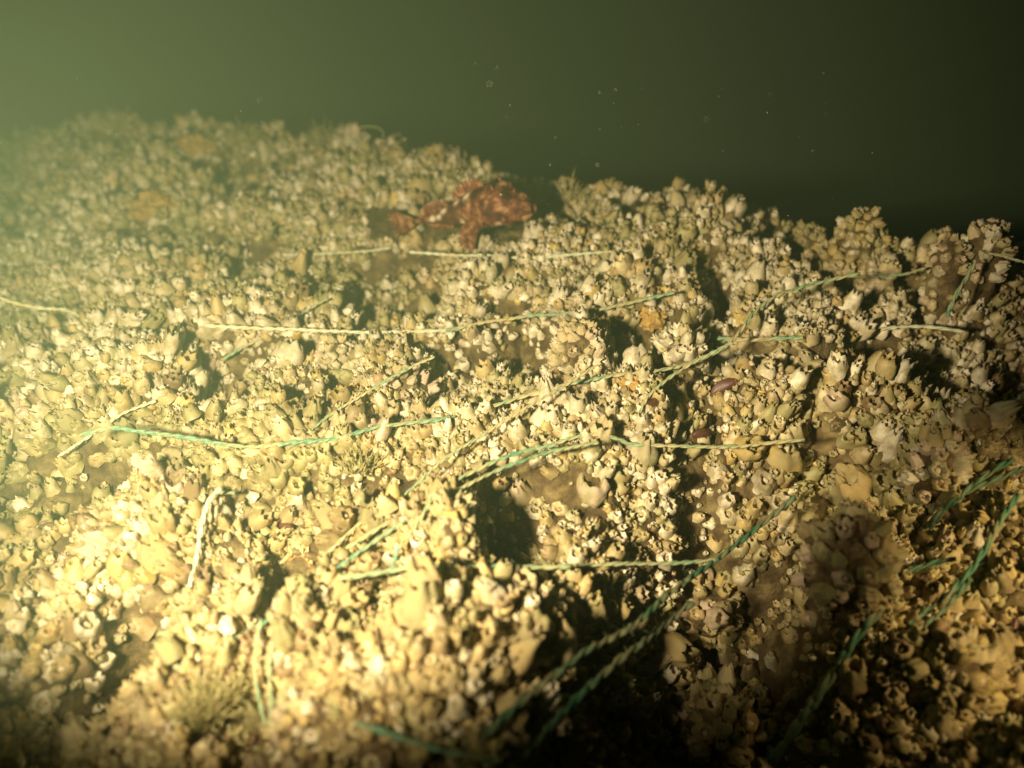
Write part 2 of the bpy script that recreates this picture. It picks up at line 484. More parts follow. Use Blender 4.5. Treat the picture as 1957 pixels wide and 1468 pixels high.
def clump(px, py, Y, rpx, hpx, label, n=60, tints=None, base=None, bs=1.0):
    """a knob centred on a pixel at forward distance Y; radius and half height given in photo pixels"""
    d = ray(px, py)
    if isinstance(Y, tuple): Y = float(hit(px, Y[0], z_reef)[0, 1])
    if Y is None: Y = float(hit(px, py + hpx * .75, z_reef)[0, 1]) + .01
    k = Y / d[1]; c = d * k
    u = k / FPX
    rx, rz = rpx * u, hpx * u
    e = empty('barnacle_clump', c)
    tag(e, label, 'barnacle clump', 'barnacle crusted knobs rising from the reef')
    me, D, V = lump_mesh(rx * .8, rx * .8, rz * .85, int(px), 'core', M_reef)
    ground = float(z_reef(np.array([c[0]]), np.array([c[1]]))[0])
    if ground < c[2] - rz * .7:                                  # a stem reaching down to the ground
        k = (c[2] - ground + .02) / (rz * .85)
        f = np.where(V[:, 2] < 0, k, 1.0); V = V.copy(); V[:, 2] *= f
        me.vertices.foreach_set('co', V.astype(np.float32).ravel())
    mesh_obj('core', me, e)
    r_ = np.random.default_rng(int(px + py))
    up = D[:, 2] > -.75
    ii = r_.permutation(np.where(up)[0]); got = []
    n = min(96, int(n * 1.5))
    gap = rx * math.sqrt(8.0 / n) * .84
    for i in ii:
        if all(np.linalg.norm(V[i] - V[g]) > gap for g in got): got.append(i)
        if len(got) >= n: break
    for i in got:
        nrm = D[i] + np.array([0, 0, .6]) + r_.normal(0, .22, 3)
        s = gap * r_.uniform(.62, .95) * bs
        v = int(r_.integers(0, len(VAR)))
        t = TN.index(r_.choice(tints or ['cream', 'cream', 'pale white', 'ochre', 'yellow']))
        o = mesh_obj('barnacle', hi_meshes(v, t)[0], e)
        Mx = frame_mat(nrm, r_.uniform(0, 6), V[i] * .94, (s, s, s * r_.uniform(.6, 1.15)))
        o.matrix_local = Mx
        vv = mesh_obj('valve', hi_meshes(v, t)[1], o)
    LAND.append(('the ' + base, px, py) if base else (label, px, py))
    return e
W_ = ['pale white', 'cream', 'cream', 'pinkish']
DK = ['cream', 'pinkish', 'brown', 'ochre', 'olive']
clump(1640, 450, 1.50, 46, 54, 'tall leaning knob of cream barnacles standing highest on the right skyline', 46, base='tall skyline knob')
clump(1590, 505, 1.50, 50, 40, 'low barnacle shoulder sloping down left of the tall skyline knob', 46, base='low shoulder below the skyline')
clump(1545, 462, 1.56, 34, 34, 'small olive knob just left of the tall skyline knob', 34, ['olive', 'cream', 'ochre'], base='small olive skyline knob')
clump(1812, 500, (585,), 38, 60, 'upright barnacle knob with pale crown, left of the two at the right edge', 30, W_, base='left knob of the right edge pair')
clump(1886, 470, (575,), 44, 52, 'round knob of whitish barnacles, right of the two at the right edge', 30, W_, base='round whitish edge knob')
clump(1165, 376, 1.80, 34, 22, 'little flat topped knob of barnacles on the skyline right of the fish', 26, base='little flat skyline knob')
clump(1290, 440, 1.66, 80, 56, 'broad pale mound of barnacles on the skyline at centre right', 80, W_, base='broad pale skyline mound')
clump(1320, 480, 1.55, 66, 42, 'whitest barnacle mound just below the broad skyline mound', 60, W_, base='whitest barnacle mound')
clump(845, 330, 1.96, 46, 40, 'dense barnacle knob on the skyline behind the fish', 50, base='knob behind the fish')
clump(790, 372, 1.92, 44, 34, 'rounded barnacle knob just left of the fish back', 40, W_, base='knob left of the fish')
clump(700, 325, 2.08, 48, 30, 'hazy olive knob under the thin ring of line', 34, ['olive', 'cream'], base='hazy olive knob')
clump(470, 475, 1.95, 55, 40, 'pale barnacle mound in the haze at upper left', 46, W_, base='pale mound in the haze')
clump(1105, 668, None, 54, 56, 'bouquet of large pale barnacles over a dark hollow at centre', 40, W_, base='central bouquet of barnacles')
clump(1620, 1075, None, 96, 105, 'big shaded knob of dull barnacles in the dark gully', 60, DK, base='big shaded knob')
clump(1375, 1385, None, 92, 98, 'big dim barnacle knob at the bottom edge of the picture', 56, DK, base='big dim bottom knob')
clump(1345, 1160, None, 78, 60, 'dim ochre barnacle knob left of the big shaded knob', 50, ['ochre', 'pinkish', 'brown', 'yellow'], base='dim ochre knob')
clump(1790, 890, None, 46, 76, 'column of large white and ochre barnacles lit at the right', 24, ['pale white', 'ochre', 'pinkish', 'pale white'], base='white and ochre column', bs=1.15)
clump(1830, 1290, None, 90, 80, 'warm lit barnacle knob at the lower right edge', 56, ['ochre', 'cream', 'yellow'], base='warm knob at lower right')
clump(1930, 1000, None, 54, 60, 'warm yellow barnacle knob touching the right frame edge', 36, ['yellow', 'cream'], base='yellow knob at right edge')
clump(870, 1030, None, 46, 54, 'spiky barnacle cluster standing above the green horizontal twine', 30, ['yellow', 'cream'], base='spiky cluster')
clump(640, 690, None, 40, 44, 'upright cream barnacle cluster left of the centre hollows', 32, W_, base='upright cream cluster')
clump(770, 745, None, 56, 44, 'row of bright white barnacles beside the dark central hollow', 34, W_, base='bright white row')

# ------------------------------------------------------------------ single large barnacles that catch the eye
def big(px, py, rpx, kind, tint, label, base, lift=.3, h=1.0, tilt=(0, -.3, 1)):
    P = hit(px, py, z_reef)[0]
    _, _, d = to_px(P); s = rpx * d / FPX
    v = [i for i, (k, q) in enumerate(VAR) if k == kind][(int(px) + int(py)) % 5]
    e = place_barnacle(tilt, px, P + np.array([0, -s * .3, -s * .6]), s, h, v, TN.index(tint))
    SINGLES.pop()
    tag(e, label, 'barnacle', 'large lone barnacles')
    LAND.append((base, px, py))
big(905, 1150, 34, 'tall', 'yellow', 'smooth barrel shaped yellow barnacle under the green horizontal twine', 'the yellow barrel barnacle')
big(1055, 1200, 46, 'squat', 'ochre', 'broad smooth orange brown barnacle at the edge of the shadow', 'the broad orange brown barnacle', h=1.5)
big(563, 1150, 40, 'squat', 'pinkish', 'large pink and white barnacle below the broken orange shell', 'the pink and white barnacle', h=1.4)
big(930, 1235, 30, 'cone', 'pale white', 'clean white cone barnacle below the yellow barrel barnacle', 'the clean white cone barnacle')
big(1692, 845, 30, 'spire', 'pale white', 'pointed white barnacle alone in the dark at the right', 'the pointed white barnacle', h=1.2)
big(1715, 905, 22, 'squat', 'pale white', 'small rounded white barnacle left of the white and ochre column', 'the rounded white barnacle')
big(755, 655, 26, 'squat', 'pale white', 'bright white barnacle on the long pale twine', 'the bright white barnacle')
big(410, 675, 20, 'cone', 'pale white', 'white barnacle tuft left of the first haze hollow', 'the white barnacle by the hollow')
big(250, 628, 20, 'squat', 'pinkish', 'pinkish barnacle in the haze at left', 'the pinkish haze barnacle')
big(340, 925, 34, 'tall', 'pinkish', 'leaning pinkish barnacle in the bright glare', 'the leaning pinkish barnacle', tilt=(.5, -.4, 1))
big(290, 995, 34, 'cone', 'pale white', 'broad barnacle bleached by the glare at left', 'the bleached barnacle')
big(460, 1095, 34, 'tall', 'ochre', 'drooping ochre barnacle left of the pink and white one', 'the drooping ochre barnacle')
big(1000, 940, 30, 'spire', 'pinkish', 'tent shaped pinkish barnacle over the dark hollow', 'the tent shaped barnacle')
big(1130, 930, 34, 'tulip', 'pinkish', 'ragged pink brown barnacle right of the tent shaped one', 'the ragged barnacle', h=.8)
big(1040, 805, 34, 'squat', 'yellow', 'round open mouthed yellow barnacle above the forked twines', 'the open yellow barnacle')
big(1130, 1150, 30, 'cone', 'yellow', 'rough yellow barnacle at the right of the barrel one', 'the rough yellow barnacle')
big(1560, 1420, 26, 'cone', 'ochre', 'small orange lit barnacle at the bottom of the dark gully', 'the orange gully barnacle')

# ------------------------------------------------------------------ broken shell half, orange rimmed
def broken_shell():
    P = hit(570, 1075, z_reef)[0]; d = to_px(P)[2]; u = d / FPX
    nu, nv = 26, 12
    V = []
    r_ = np.random.default_rng(4)
    edge = 1 + .12 * r_.normal(size=nu)
    for side in (0, 1):
        for j in range(nv):
            f = j / (nv - 1)
            for i in range(nu):
                a = math.pi * (i / (nu - 1))
                rad = (1 - side * .09) * math.sin(f * math.pi / 2) ** .7
                x = -math.cos(a) * rad * 36 * u * (1 + .05 * math.sin(7 * a))
                z = math.sin(a) * rad * 52 * u * (1 + .0 * i) * (edge[i] if f > .8 else 1)
                y = (1 - f) ** 1.5 * 26 * u + side * -3 * u - (.15 if 0 else 0)
                V.append((x, y, z))
    idx = lambda s, j, i: s * nu * nv + j * nu + i
    Q = []
    for j in range(nv - 1):
        for i in range(nu - 1):
            Q.append((idx(0, j, i), idx(0, j, i + 1), idx(0, j + 1, i + 1), idx(0, j + 1, i)))
            Q.append((idx(1, j, i), idx(1, j + 1, i), idx(1, j + 1, i + 1), idx(1, j, i + 1)))
    for i in range(nu - 1):
        Q.append((idx(0, nv - 1, i), idx(0, nv - 1, i + 1), idx(1, nv - 1, i + 1), idx(1, nv - 1, i)))
    m = simple_mat('worn_shell', [(.3, (.42, .24, .07)), (.7, (.70, .48, .2))], 60, .5, .4, .4, .001)
    o = mesh_obj('broken_shell', make_mesh('broken_shell', V, Q, mat=m))
    o.location = P + np.array([0, -.012, -.012]); o.rotation_euler = (R(-18), R(8), R(-14))
    rim = []
    for i in range(nu):
        rim.append(Vector(V[idx(0, nv - 1, i)]))
    t = tube_mesh('rim', [p + Vector((0, -.001, 0)) for p in rim], 2.6 * u, 8, simple_mat('shell_rim', [(.3, (.62, .36, .1)), (.7, (.82, .6, .3))], 80, .45, .4))
    mesh_obj('rim', t, o)
    tag(o, 'broken cup shaped orange shell half with thick curled rim, beside the green twines', 'shell')
    LAND.append(('the broken orange shell', 570, 1065))
def tube_arrays(pts, rad, seg, wob=0, seed=0):
    P = np.array([tuple(p) for p in pts]); n = len(P)
    T = np.gradient(P, axis=0); T /= np.linalg.norm(T, axis=1, keepdims=True) + 1e-12
    up = np.array([0.0, 0.05, 1.0])
    U = np.cross(T, up); U /= np.linalg.norm(U, axis=1, keepdims=True) + 1e-9
    W = np.cross(U, T)
    th = np.arange(seg) / seg * 2 * math.pi
    rr = np.full(n, rad) if np.isscalar(rad) else np.asarray(rad)
    if wob:
        rr = rr * (1 + wob * (vnoise(np.arange(n) * .35 + seed, np.zeros(n), seed=seed) - .5) * 2)
    V = P[:, None] + (U[:, None] * np.cos(th)[None, :, None] + W[:, None] * np.sin(th)[None, :, None]) * rr[:, None, None]
    V = V.reshape(-1, 3)
    i = np.arange(n - 1)[:, None] * seg + np.arange(seg)[None]; j = np.arange(n - 1)[:, None] * seg + (np.arange(seg)[None] + 1) % seg
    Q = np.stack([i, j, j + seg, i + seg], -1).reshape(-1, 4)
    a, b = len(V), len(V) + 1
    V = np.vstack([V, P[:1], P[-1:]])
    k = np.arange(seg); k2 = (k + 1) % seg
    Tt = np.vstack([np.stack([k2, k, np.full(seg, a)], 1), np.stack([(n - 1) * seg + k, (n - 1) * seg + k2, np.full(seg, b)], 1)])
    return V, Q, Tt
def tube_mesh(name, pts, rad, seg, mat, wob=0, seed=0):
    V, Q, T = tube_arrays(pts, rad, seg, wob, seed)
    return make_mesh(name, V, Q, T, mat=mat)
broken_shell()

# ------------------------------------------------------------------ lost fishing twine draped over the reef
def spline(P, step):
    P = np.asarray(P, float)
    P = np.vstack([2 * P[0] - P[1], P, 2 * P[-1] - P[-2]])
    out = []
    for i in range(1, len(P) - 2):
        a, b, c, d = P[i - 1:i + 3]
        n = max(2, int(np.linalg.norm(c - b) / step))
        t = np.linspace(0, 1, n, endpoint=False)[:, None]
        out.append(.5 * ((2 * b) + (-a + c) * t + (2 * a - 5 * b + 4 * c - d) * t ** 2 + (-a + 3 * b - 3 * c + d) * t ** 3))
    out.append(P[-2:-1])
    return np.vstack(out)
TW = 0
def twine(pts, rpx, mat, label, base, group='lengths of lost fishing twine draped over the reef', lift=.028, twist=True, name='fishing_twine'):
    global TW
    TW += 1
    W = []
    p2 = spline([(p[0], p[1], 0) for p in pts], 22)[:, :2]
    if len(pts[0]) == 2:
        W = hit(p2[:, 0], p2[:, 1], z_reef)
        dist = np.linalg.norm(W, axis=1)
        # a taut line bridges the hollows: keep the near hull of the distances along the line
        q = dist.copy()
        for _ in range(3):
            k = 7
            pad = np.pad(q, k, mode='edge')
            q = np.minimum(q, np.min([pad[j:j + len(q)] for j in range(2 * k + 1)], 0) * .35 + q * .65)
            pad = np.pad(q, 4, mode='edge'); q = np.mean([pad[j:j + len(q)] for j in range(9)], 0)
        q = np.minimum(q, dist)
        pad = np.pad(q, 3, mode='edge'); q = np.mean([pad[j:j + len(q)] for j in range(7)], 0)
        Wd = W / dist[:, None] * (q - lift)[:, None]
    else:
        Yd = spline([(p[2], 0, 0) for p in pts], .02)
        yy = np.interp(np.linspace(0, 1, len(p2)), np.linspace(0, 1, len(pts)), [p[2] for p in pts])
        D = ray(p2[:, 0], p2[:, 1]); Wd = D * (yy / D[:, 1])[:, None]
    Pc = spline(Wd[::2] if len(Wd) > 6 else Wd, .0022)
    r = .86 * rpx * np.median(to_px(Pc)[2]) / FPX
    r_ = np.random.default_rng(TW)
    n = len(Pc)
    Pc = Pc + .006 * np.stack([vnoise(np.arange(n) * .018, np.zeros(n) + TW * 5 + k, seed=k + 20) - .5 for k in range(3)], 1) * np.array([1, 1, .6]) + .0016 * np.stack([vnoise(np.arange(n) * .06, np.zeros(n) + TW * 3 + k, seed=k) - .5 for k in range(3)], 1)
    if twist:
        T = np.gradient(Pc, axis=0); T /= np.linalg.norm(T, axis=1, keepdims=True)
        U = np.cross(T, [0, .05, 1]); U /= np.linalg.norm(U, axis=1, keepdims=True); Wv = np.cross(U, T)
        s = np.arange(n) * .0022
        ang = s / (r * 11) * 2 * math.pi + 2.2 * vnoise(np.arange(n) * .03, np.zeros(n), seed=TW)
        Vs, Qs, Ts, o = [], [], [], 0
        for ph in (0, math.pi):
            ctr = Pc + (U * np.cos(ang + ph)[:, None] + Wv * np.sin(ang + ph)[:, None]) * (r * .42)
            V, Q, T2 = tube_arrays(ctr, r * .62, 7, .34, TW)
            Vs.append(V); Qs.append(Q + o); Ts.append(T2 + o); o += len(V)
        for k in range(int(n * .14)):                                # frayed fibres
            i = r_.integers(2, n - 2); d = r_.normal(size=3); d /= np.linalg.norm(d)
            L = np.linspace(0, r * r_.uniform(1.5, 4), 5)
            c = Pc[i] + d * L[:, None] + T[i] * (L ** 1.3 * r_.uniform(-2, 2))[:, None] * 2
            V, Q, T2 = tube_arrays(c, np.linspace(r * .16, r * .04, 5), 4)
            Vs.append(V); Qs.append(Q + o); Ts.append(T2 + o); o += len(V)
        me = make_mesh(name, np.concatenate(Vs), np.concatenate(Qs), np.concatenate(Ts), mat=mat)
    else:
        me = tube_mesh(name, Pc, r, 6, mat, .15, TW)
    ob = mesh_obj(name, me)
    tag(ob, label, 'twine', group)
    if base:
        m = pts[len(pts) // 2]; LAND.append((base, m[0], m[1]))
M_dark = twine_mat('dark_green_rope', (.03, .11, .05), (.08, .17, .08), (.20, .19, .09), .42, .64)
G, O_, P_, D_ = M_green, M_olive, M_pale, M_dark
twine([(390, 622), (500, 630), (620, 634), (740, 636), (850, 632), (880, 628)], 4.6, P_, 'long pale yellow twine lying level across the left of the slope', 'the long pale twine')
twine([(850, 634), (900, 622), (1000, 606), (1080, 600), (1180, 585), (1290, 560)], 4.2, O_, 'silted twine rising right from the end of the long pale twine', 'the rising silted twine')
twine([(150, 835), (210, 822), (330, 835), (430, 850), (500, 852), (560, 846), (640, 840), (720, 818), (800, 806), (900, 788)], 5.4, G, 'pale green twine sagging in a long curve across the bright left slope', 'the sagging pale green twine', lift=.034)
twine([(900, 788), (980, 765), (1060, 742), (1150, 722), (1260, 708), (1330, 690), (1400, 655), (1425, 610), (1480, 565), (1560, 540), (1640, 520)], 4.8, O_, 'long silted twine climbing from the centre to the tall skyline knob', 'the long climbing twine', lift=.034)
twine([(605, 1090), (660, 1050), (740, 1000), (800, 965), (850, 930), (920, 895), (1000, 865), (1060, 850)], 4.8, G, 'upper strand of the green twines climbing right from the broken shell', 'the upper strand by the broken shell', lift=.034)
twine([(640, 1085), (720, 1030), (790, 985), (860, 945), (950, 900), (1040, 868), (1120, 850), (1165, 842)], 4.8, G, 'middle strand of the green twines climbing right from the broken shell', None, lift=.034)
twine([(615, 1070), (690, 1000), (780, 940), (850, 880), (930, 830), (1010, 775), (1090, 728), (1150, 690)], 4.0, O_, 'thin silted twine crossing steeply above the green twines by the broken shell', 'the thin steep twine', lift=.034)
twine([(1040, 855), (1090, 835), (1170, 828), (1195, 846), (1300, 850), (1400, 850), (1480, 842), (1560, 834)], 4.6, O_, 'silted twine running level into the shadow at centre right', 'the level silted twine')
twine([(648, 1106), (700, 1100), (760, 1092), (850, 1088), (950, 1086), (1040, 1084), (1090, 1082)], 6.2, G, 'thick bright green twisted twine lying level below the centre', 'the bright green level twine', lift=.034)
twine([(1085, 1082), (1160, 1078), (1250, 1080), (1340, 1076), (1400, 1070)], 5.0, O_, 'dim continuation of the bright green twine running into the gully', None)
twine([(745, 1100), (760, 1050), (790, 1010), (820, 960), (835, 935)], 4.6, G, 'short green twine standing up from the knot of the level green twine', None, lift=.034)
twine([(780, 484), (850, 488), (930, 490), (1010, 492), (1100, 486), (1180, 480), (1255, 473)], 3.6, P_, 'thin pale twine stretched level just below the fish', 'the pale twine below the fish')
twine([(1260, 640), (1350, 644), (1450, 648), (1560, 645)], 5.0, O_, 'short flat twine crossing the slope right of the orange sponges', 'the short flat twine')
twine([(1640, 636), (1690, 627), (1760, 624), (1810, 630), (1870, 636)], 4.2, P_, 'pale taut twine over the dark hollow at the right', 'the taut pale twine at right')
twine([(1615, 526, 1.43), (1660, 528, 1.4), (1720, 524, 1.35), (1790, 506, 1.29)], 3.6, G, 'thin green twine strung between the tall skyline knob and the right pair', 'the strung green twine')
twine([(1895, 486, 1.25), (1925, 492, 1.2), (1962, 500, 1.15)], 3.6, P_, 'thin white twine leaving the frame from the round whitish knob', None)
twine([(1862, 500, 1.27), (1846, 530, 1.26), (1830, 555, 1.25), (1818, 580, 1.25), (1808, 604, 1.25)], 5.0, G, 'green twine hanging down between the two knobs at the right edge', 'the hanging green twine')
twine([(420, 935), (395, 965), (380, 1020), (370, 1080), (352, 1150)], 5.5, P_, 'pale stiff twine standing upright in the glare at left', 'the upright pale twine')
twine([(445, 940), (400, 945), (388, 990), (380, 1030)], 4.0, G, 'short pale green twine curled beside the upright pale twine', None)
twine([(300, 1210), (370, 1206), (440, 1216), (490, 1195), (540, 1160), (560, 1130)], 5.6, G, 'pale green twine curving under the pink and white barnacle', 'the curved twine at lower left')
twine([(500, 1180), (490, 1230), (488, 1290), (496, 1340), (505, 1385)], 5.2, G, 'left leg of the twine loop hanging at lower left', 'the hanging twine loop')
twine([(530, 1170), (518, 1230), (514, 1290), (520, 1340), (518, 1390)], 5.2, G, 'right leg of the twine loop hanging at lower left', None)
twine([(675, 1382), (730, 1398), (790, 1420), (850, 1440), (910, 1452), (980, 1462)], 7.5, G, 'thick green twine slanting down along the bottom edge', 'the thick bottom twine')
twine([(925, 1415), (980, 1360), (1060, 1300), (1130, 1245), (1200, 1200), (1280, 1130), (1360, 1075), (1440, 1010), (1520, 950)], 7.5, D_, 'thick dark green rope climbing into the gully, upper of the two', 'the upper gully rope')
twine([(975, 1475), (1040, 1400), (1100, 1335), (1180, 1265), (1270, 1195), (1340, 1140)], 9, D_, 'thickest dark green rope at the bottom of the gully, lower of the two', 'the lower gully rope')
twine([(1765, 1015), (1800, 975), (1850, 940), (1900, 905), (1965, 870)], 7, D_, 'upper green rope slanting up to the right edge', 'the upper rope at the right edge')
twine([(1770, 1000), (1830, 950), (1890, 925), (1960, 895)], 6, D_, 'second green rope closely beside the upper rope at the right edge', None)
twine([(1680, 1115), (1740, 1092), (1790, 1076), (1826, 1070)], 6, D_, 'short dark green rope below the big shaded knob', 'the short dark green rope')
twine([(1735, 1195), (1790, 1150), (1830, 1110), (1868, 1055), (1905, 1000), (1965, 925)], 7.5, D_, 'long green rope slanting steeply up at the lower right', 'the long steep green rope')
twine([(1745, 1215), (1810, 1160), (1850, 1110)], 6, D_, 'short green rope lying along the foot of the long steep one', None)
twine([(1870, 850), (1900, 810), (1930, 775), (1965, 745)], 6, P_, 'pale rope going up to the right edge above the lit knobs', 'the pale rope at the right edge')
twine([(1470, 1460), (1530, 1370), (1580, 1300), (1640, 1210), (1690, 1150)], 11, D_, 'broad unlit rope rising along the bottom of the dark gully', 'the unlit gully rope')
twine([(-10, 565), (60, 588), (130, 596), (190, 625), (230, 640)], 4.2, P_, 'faint twine fading into the haze at the left edge', 'the faint haze twine')
twine([(420, 690), (480, 655), (540, 620), (600, 585), (650, 560)], 3.2, O_, 'thin dark twine slanting through the pale left slope', 'the thin dark twine')
twine([(560, 850), (620, 800), (690, 755), (760, 712), (830, 680)], 3.2, O_, 'thin twine slanting up right from the sagging green twine', None)
twine([(110, 875), (180, 830), (240, 790), (300, 765)], 3.6, P_, 'faint short twine crossing the haze left of the dark hollows', None)
twine([(1215, 800), (1235, 760), (1290, 715), (1350, 680), (1400, 655)], 4.0, O_, 'short curved twine rising to the long climbing twine', None)
twine([(540, 487), (620, 486), (700, 482), (770, 470)], 3.0, P_, 'thin faint twine ending left of the fish', None)
twine([(358, 348, 2.1), (372, 362, 2.1), (378, 372, 2.1), (397, 386, 2.1)], 2.4, P_, 'tiny bright bent thread standing free in the upper left haze', 'the bright bent thread', twist=False)
ang = np.linspace(-.5, 5.6, 22)
twine([(702 + 31 * math.cos(a) + 4 * math.sin(2 * a), 266 - 24 * math.sin(a) - 3 * math.cos(a), 2.12) for a in ang], 1.3, O_, 'thin ring of line curling up against the dark water', 'the thin ring of line', twist=False)

# ------------------------------------------------------------------ orange sponges
def sponge(px, py, rpx, hpx, label, base, seed, Y=None):
    P = hit(px, py + hpx * .5, z_reef)[0]; d = to_px(P)[2]; u = d / FPX
    me, D, V = lump_mesh(rpx * u, rpx * u * .7, hpx * u * .8, seed, 'orange_sponge', M_sponge, .6, 3.6, (64, 40))
    o = mesh_obj('orange_sponge', me); o.location = P + np.array([0, -.004, hpx * u * .15])
    tag(o, label, 'sponge', 'orange encrusting sponges')
    LAND.append((base, px, py))
sponge(302, 388, 40, 40, 'dull orange sponge block in the haze at upper left', 'the hazy orange sponge', 3)
sponge(376, 270, 36, 26, 'faint orange sponge on the far left skyline', 'the skyline sponge', 9)
sponge(1245, 598, 26, 28, 'bright yellow orange sponge at centre right', 'the bright yellow orange sponge', 5)
sponge(1206, 728, 26, 22, 'orange sponge under the pale cluster, lower of the two at centre right', 'the lower orange sponge', 12)
sponge(1385, 1105, 24, 16, 'rusty orange sponge at the top of the dim ochre knob', 'the rusty sponge', 15)

# ------------------------------------------------------------------ dark mussels wedged among the barnacles
def mussel_meshes():
    out = []
    for side in (1, -1):
        V = []; nu, nv = 16, 9
        for j in range(nv):
            f = j / (nv - 1)
            for i in range(nu + 1):
                t = i / nu
                w = math.sin(math.pi * t ** .75) ** .8 * .42
                V.append(((t - .5) * 2, side * (.02 + .32 * math.sin(math.pi * f) ** .8 * math.sin(math.pi * min(1, t * .95 + .03)) ** .7), (f - .5) * 2 * w + .1 * math.sin(math.pi * t)))
        Q = []
        for j in range(nv - 1):
            for i in range(nu):
                a = j * (nu + 1) + i; q = (a, a + 1, a + nu + 2, a + nu + 1)
                Q.append(q if side < 0 else q[::-1])
        out.append(make_mesh('valve', V, Q, mat=M_musl))
    return out
MM = mussel_meshes()
MUSS = [(1385, 740, 34, 'dark red mussel in the shadowed slope at right of centre'), (940, 1010, 26, 'dark mussel in the hollow above the level green twine'),
        (1480, 470, 26, 'dark mussel on the skyline dip left of the tall knob'), (1110, 700, 20, 'brown mussel under the central bouquet of barnacles'),
        (1340, 830, 26, 'reddish mussel just above the level silted twine'), (665, 1215, 30, 'brown mussel in the warm hollow at lower centre'),
        (1250, 770, 24, 'purplish mussel below the lower orange sponge'), (545, 1005, 30, 'dark mussel at the back of the hollow by the broken shell'),
        (1930, 1180, 40, 'large brown mussel in the lit slope at the right edge'), (660, 385, 26, 'dull mussel in the hazy slope left of the fish'),
        (1000, 1150, 22, 'small dark mussel right of the yellow barrel barnacle'), (1620, 690, 26, 'dark mussel in the shade under the taut pale twine')]
for k, (px, py, L, lab) in enumerate(MUSS):
    P = hit(px, py, z_reef)[0]; u = to_px(P)[2] / FPX
    e = empty('mussel')
    e.matrix_world = Matrix.Translation(P + np.array([0, -.006, .003])) @ Matrix.Rotation(k * 1.7, 4, 'Z') @ Matrix.Rotation(R(-35 + (k * 37) % 50), 4, 'Y') @ Matrix.Scale(L * u, 4)
    for m in MM: mesh_obj('valve', m, e)
    tag(e, lab, 'mussel', 'dark mussels among the barnacles')

# ------------------------------------------------------------------ silt laden hydroid tufts
def tuft(px, py, rpx, hpx, label, seed, Y=None, n=90):
    if Y: D = ray(px, py + hpx * .5); P = D * (Y / D[1])
    else: P = hit(px, py + hpx * .5, z_reef)[0]
    u = to_px(P)[2] / FPX; r_ = np.random.default_rng(seed)
    Vs, Qs, Ts, o = [], [], [], 0
    for k in range(n):
        a = r_.uniform(0, 6.28); s = r_.uniform(0, 1) ** .6
        b = np.array([math.cos(a), math.sin(a), 0]) * s * rpx * u * .45
        d = np.array([math.cos(a) * s * .9, math.sin(a) * s * .9, 1.0]) + r_.normal(0, .18, 3); L = hpx * u * r_.uniform(.6, 1.15) * (1.15 - .4 * s)
        t = np.linspace(0, 1, 7)[:, None]
        c = b + d * L * t + r_.normal(0, .20, 3) * L * t ** 2 + r_.normal(0, .05, (7, 3)) * L * (t > 0)
        V, Q, T2 = tube_arrays(c, np.array([1, 1, 1.3, 1.0, 1.4, 1.1, .3]) * 1.15 * u * r_.uniform(.6, 1.3), 4)
        Vs.append(V); Qs.append(Q + o); Ts.append(T2 + o); o += len(V)
    ob = mesh_obj('hydroid_tuft', make_mesh('hydroid_tuft', np.concatenate(Vs), np.concatenate(Qs), np.concatenate(Ts), mat=M_tuft))
    ob.location = P
    tag(ob, label, 'hydroid', 'silty hydroid tufts')
tuft(628, 270, 30, 42, 'fuzzy olive hydroid tuft on the skyline left of the ring of line', 1)
tuft(1085, 372, 16, 34, 'grey hydroid tuft standing on the skyline right of the fish', 2, 1.78, 60)
tuft(228, 232, 34, 30, 'very faint hydroid tuft at the far left skyline', 4)
tuft(470, 258, 40, 30, 'hazy hydroid tuft on the skyline left of centre', 5)
tuft(690, 880, 46, 40, 'broad olive hydroid mat right of the sagging green twine', 6, n=170)
tuft(400, 1340, 44, 64, 'tall hazy hydroid tuft at the lower left', 7, n=420)
tuft(1350, 640, 24, 24, 'small hydroid tuft on the short flat twine', 10, n=60)
tuft(1410, 440, 26, 18, 'sparse hydroid sprigs in the skyline dip', 11, 1.66, 40)

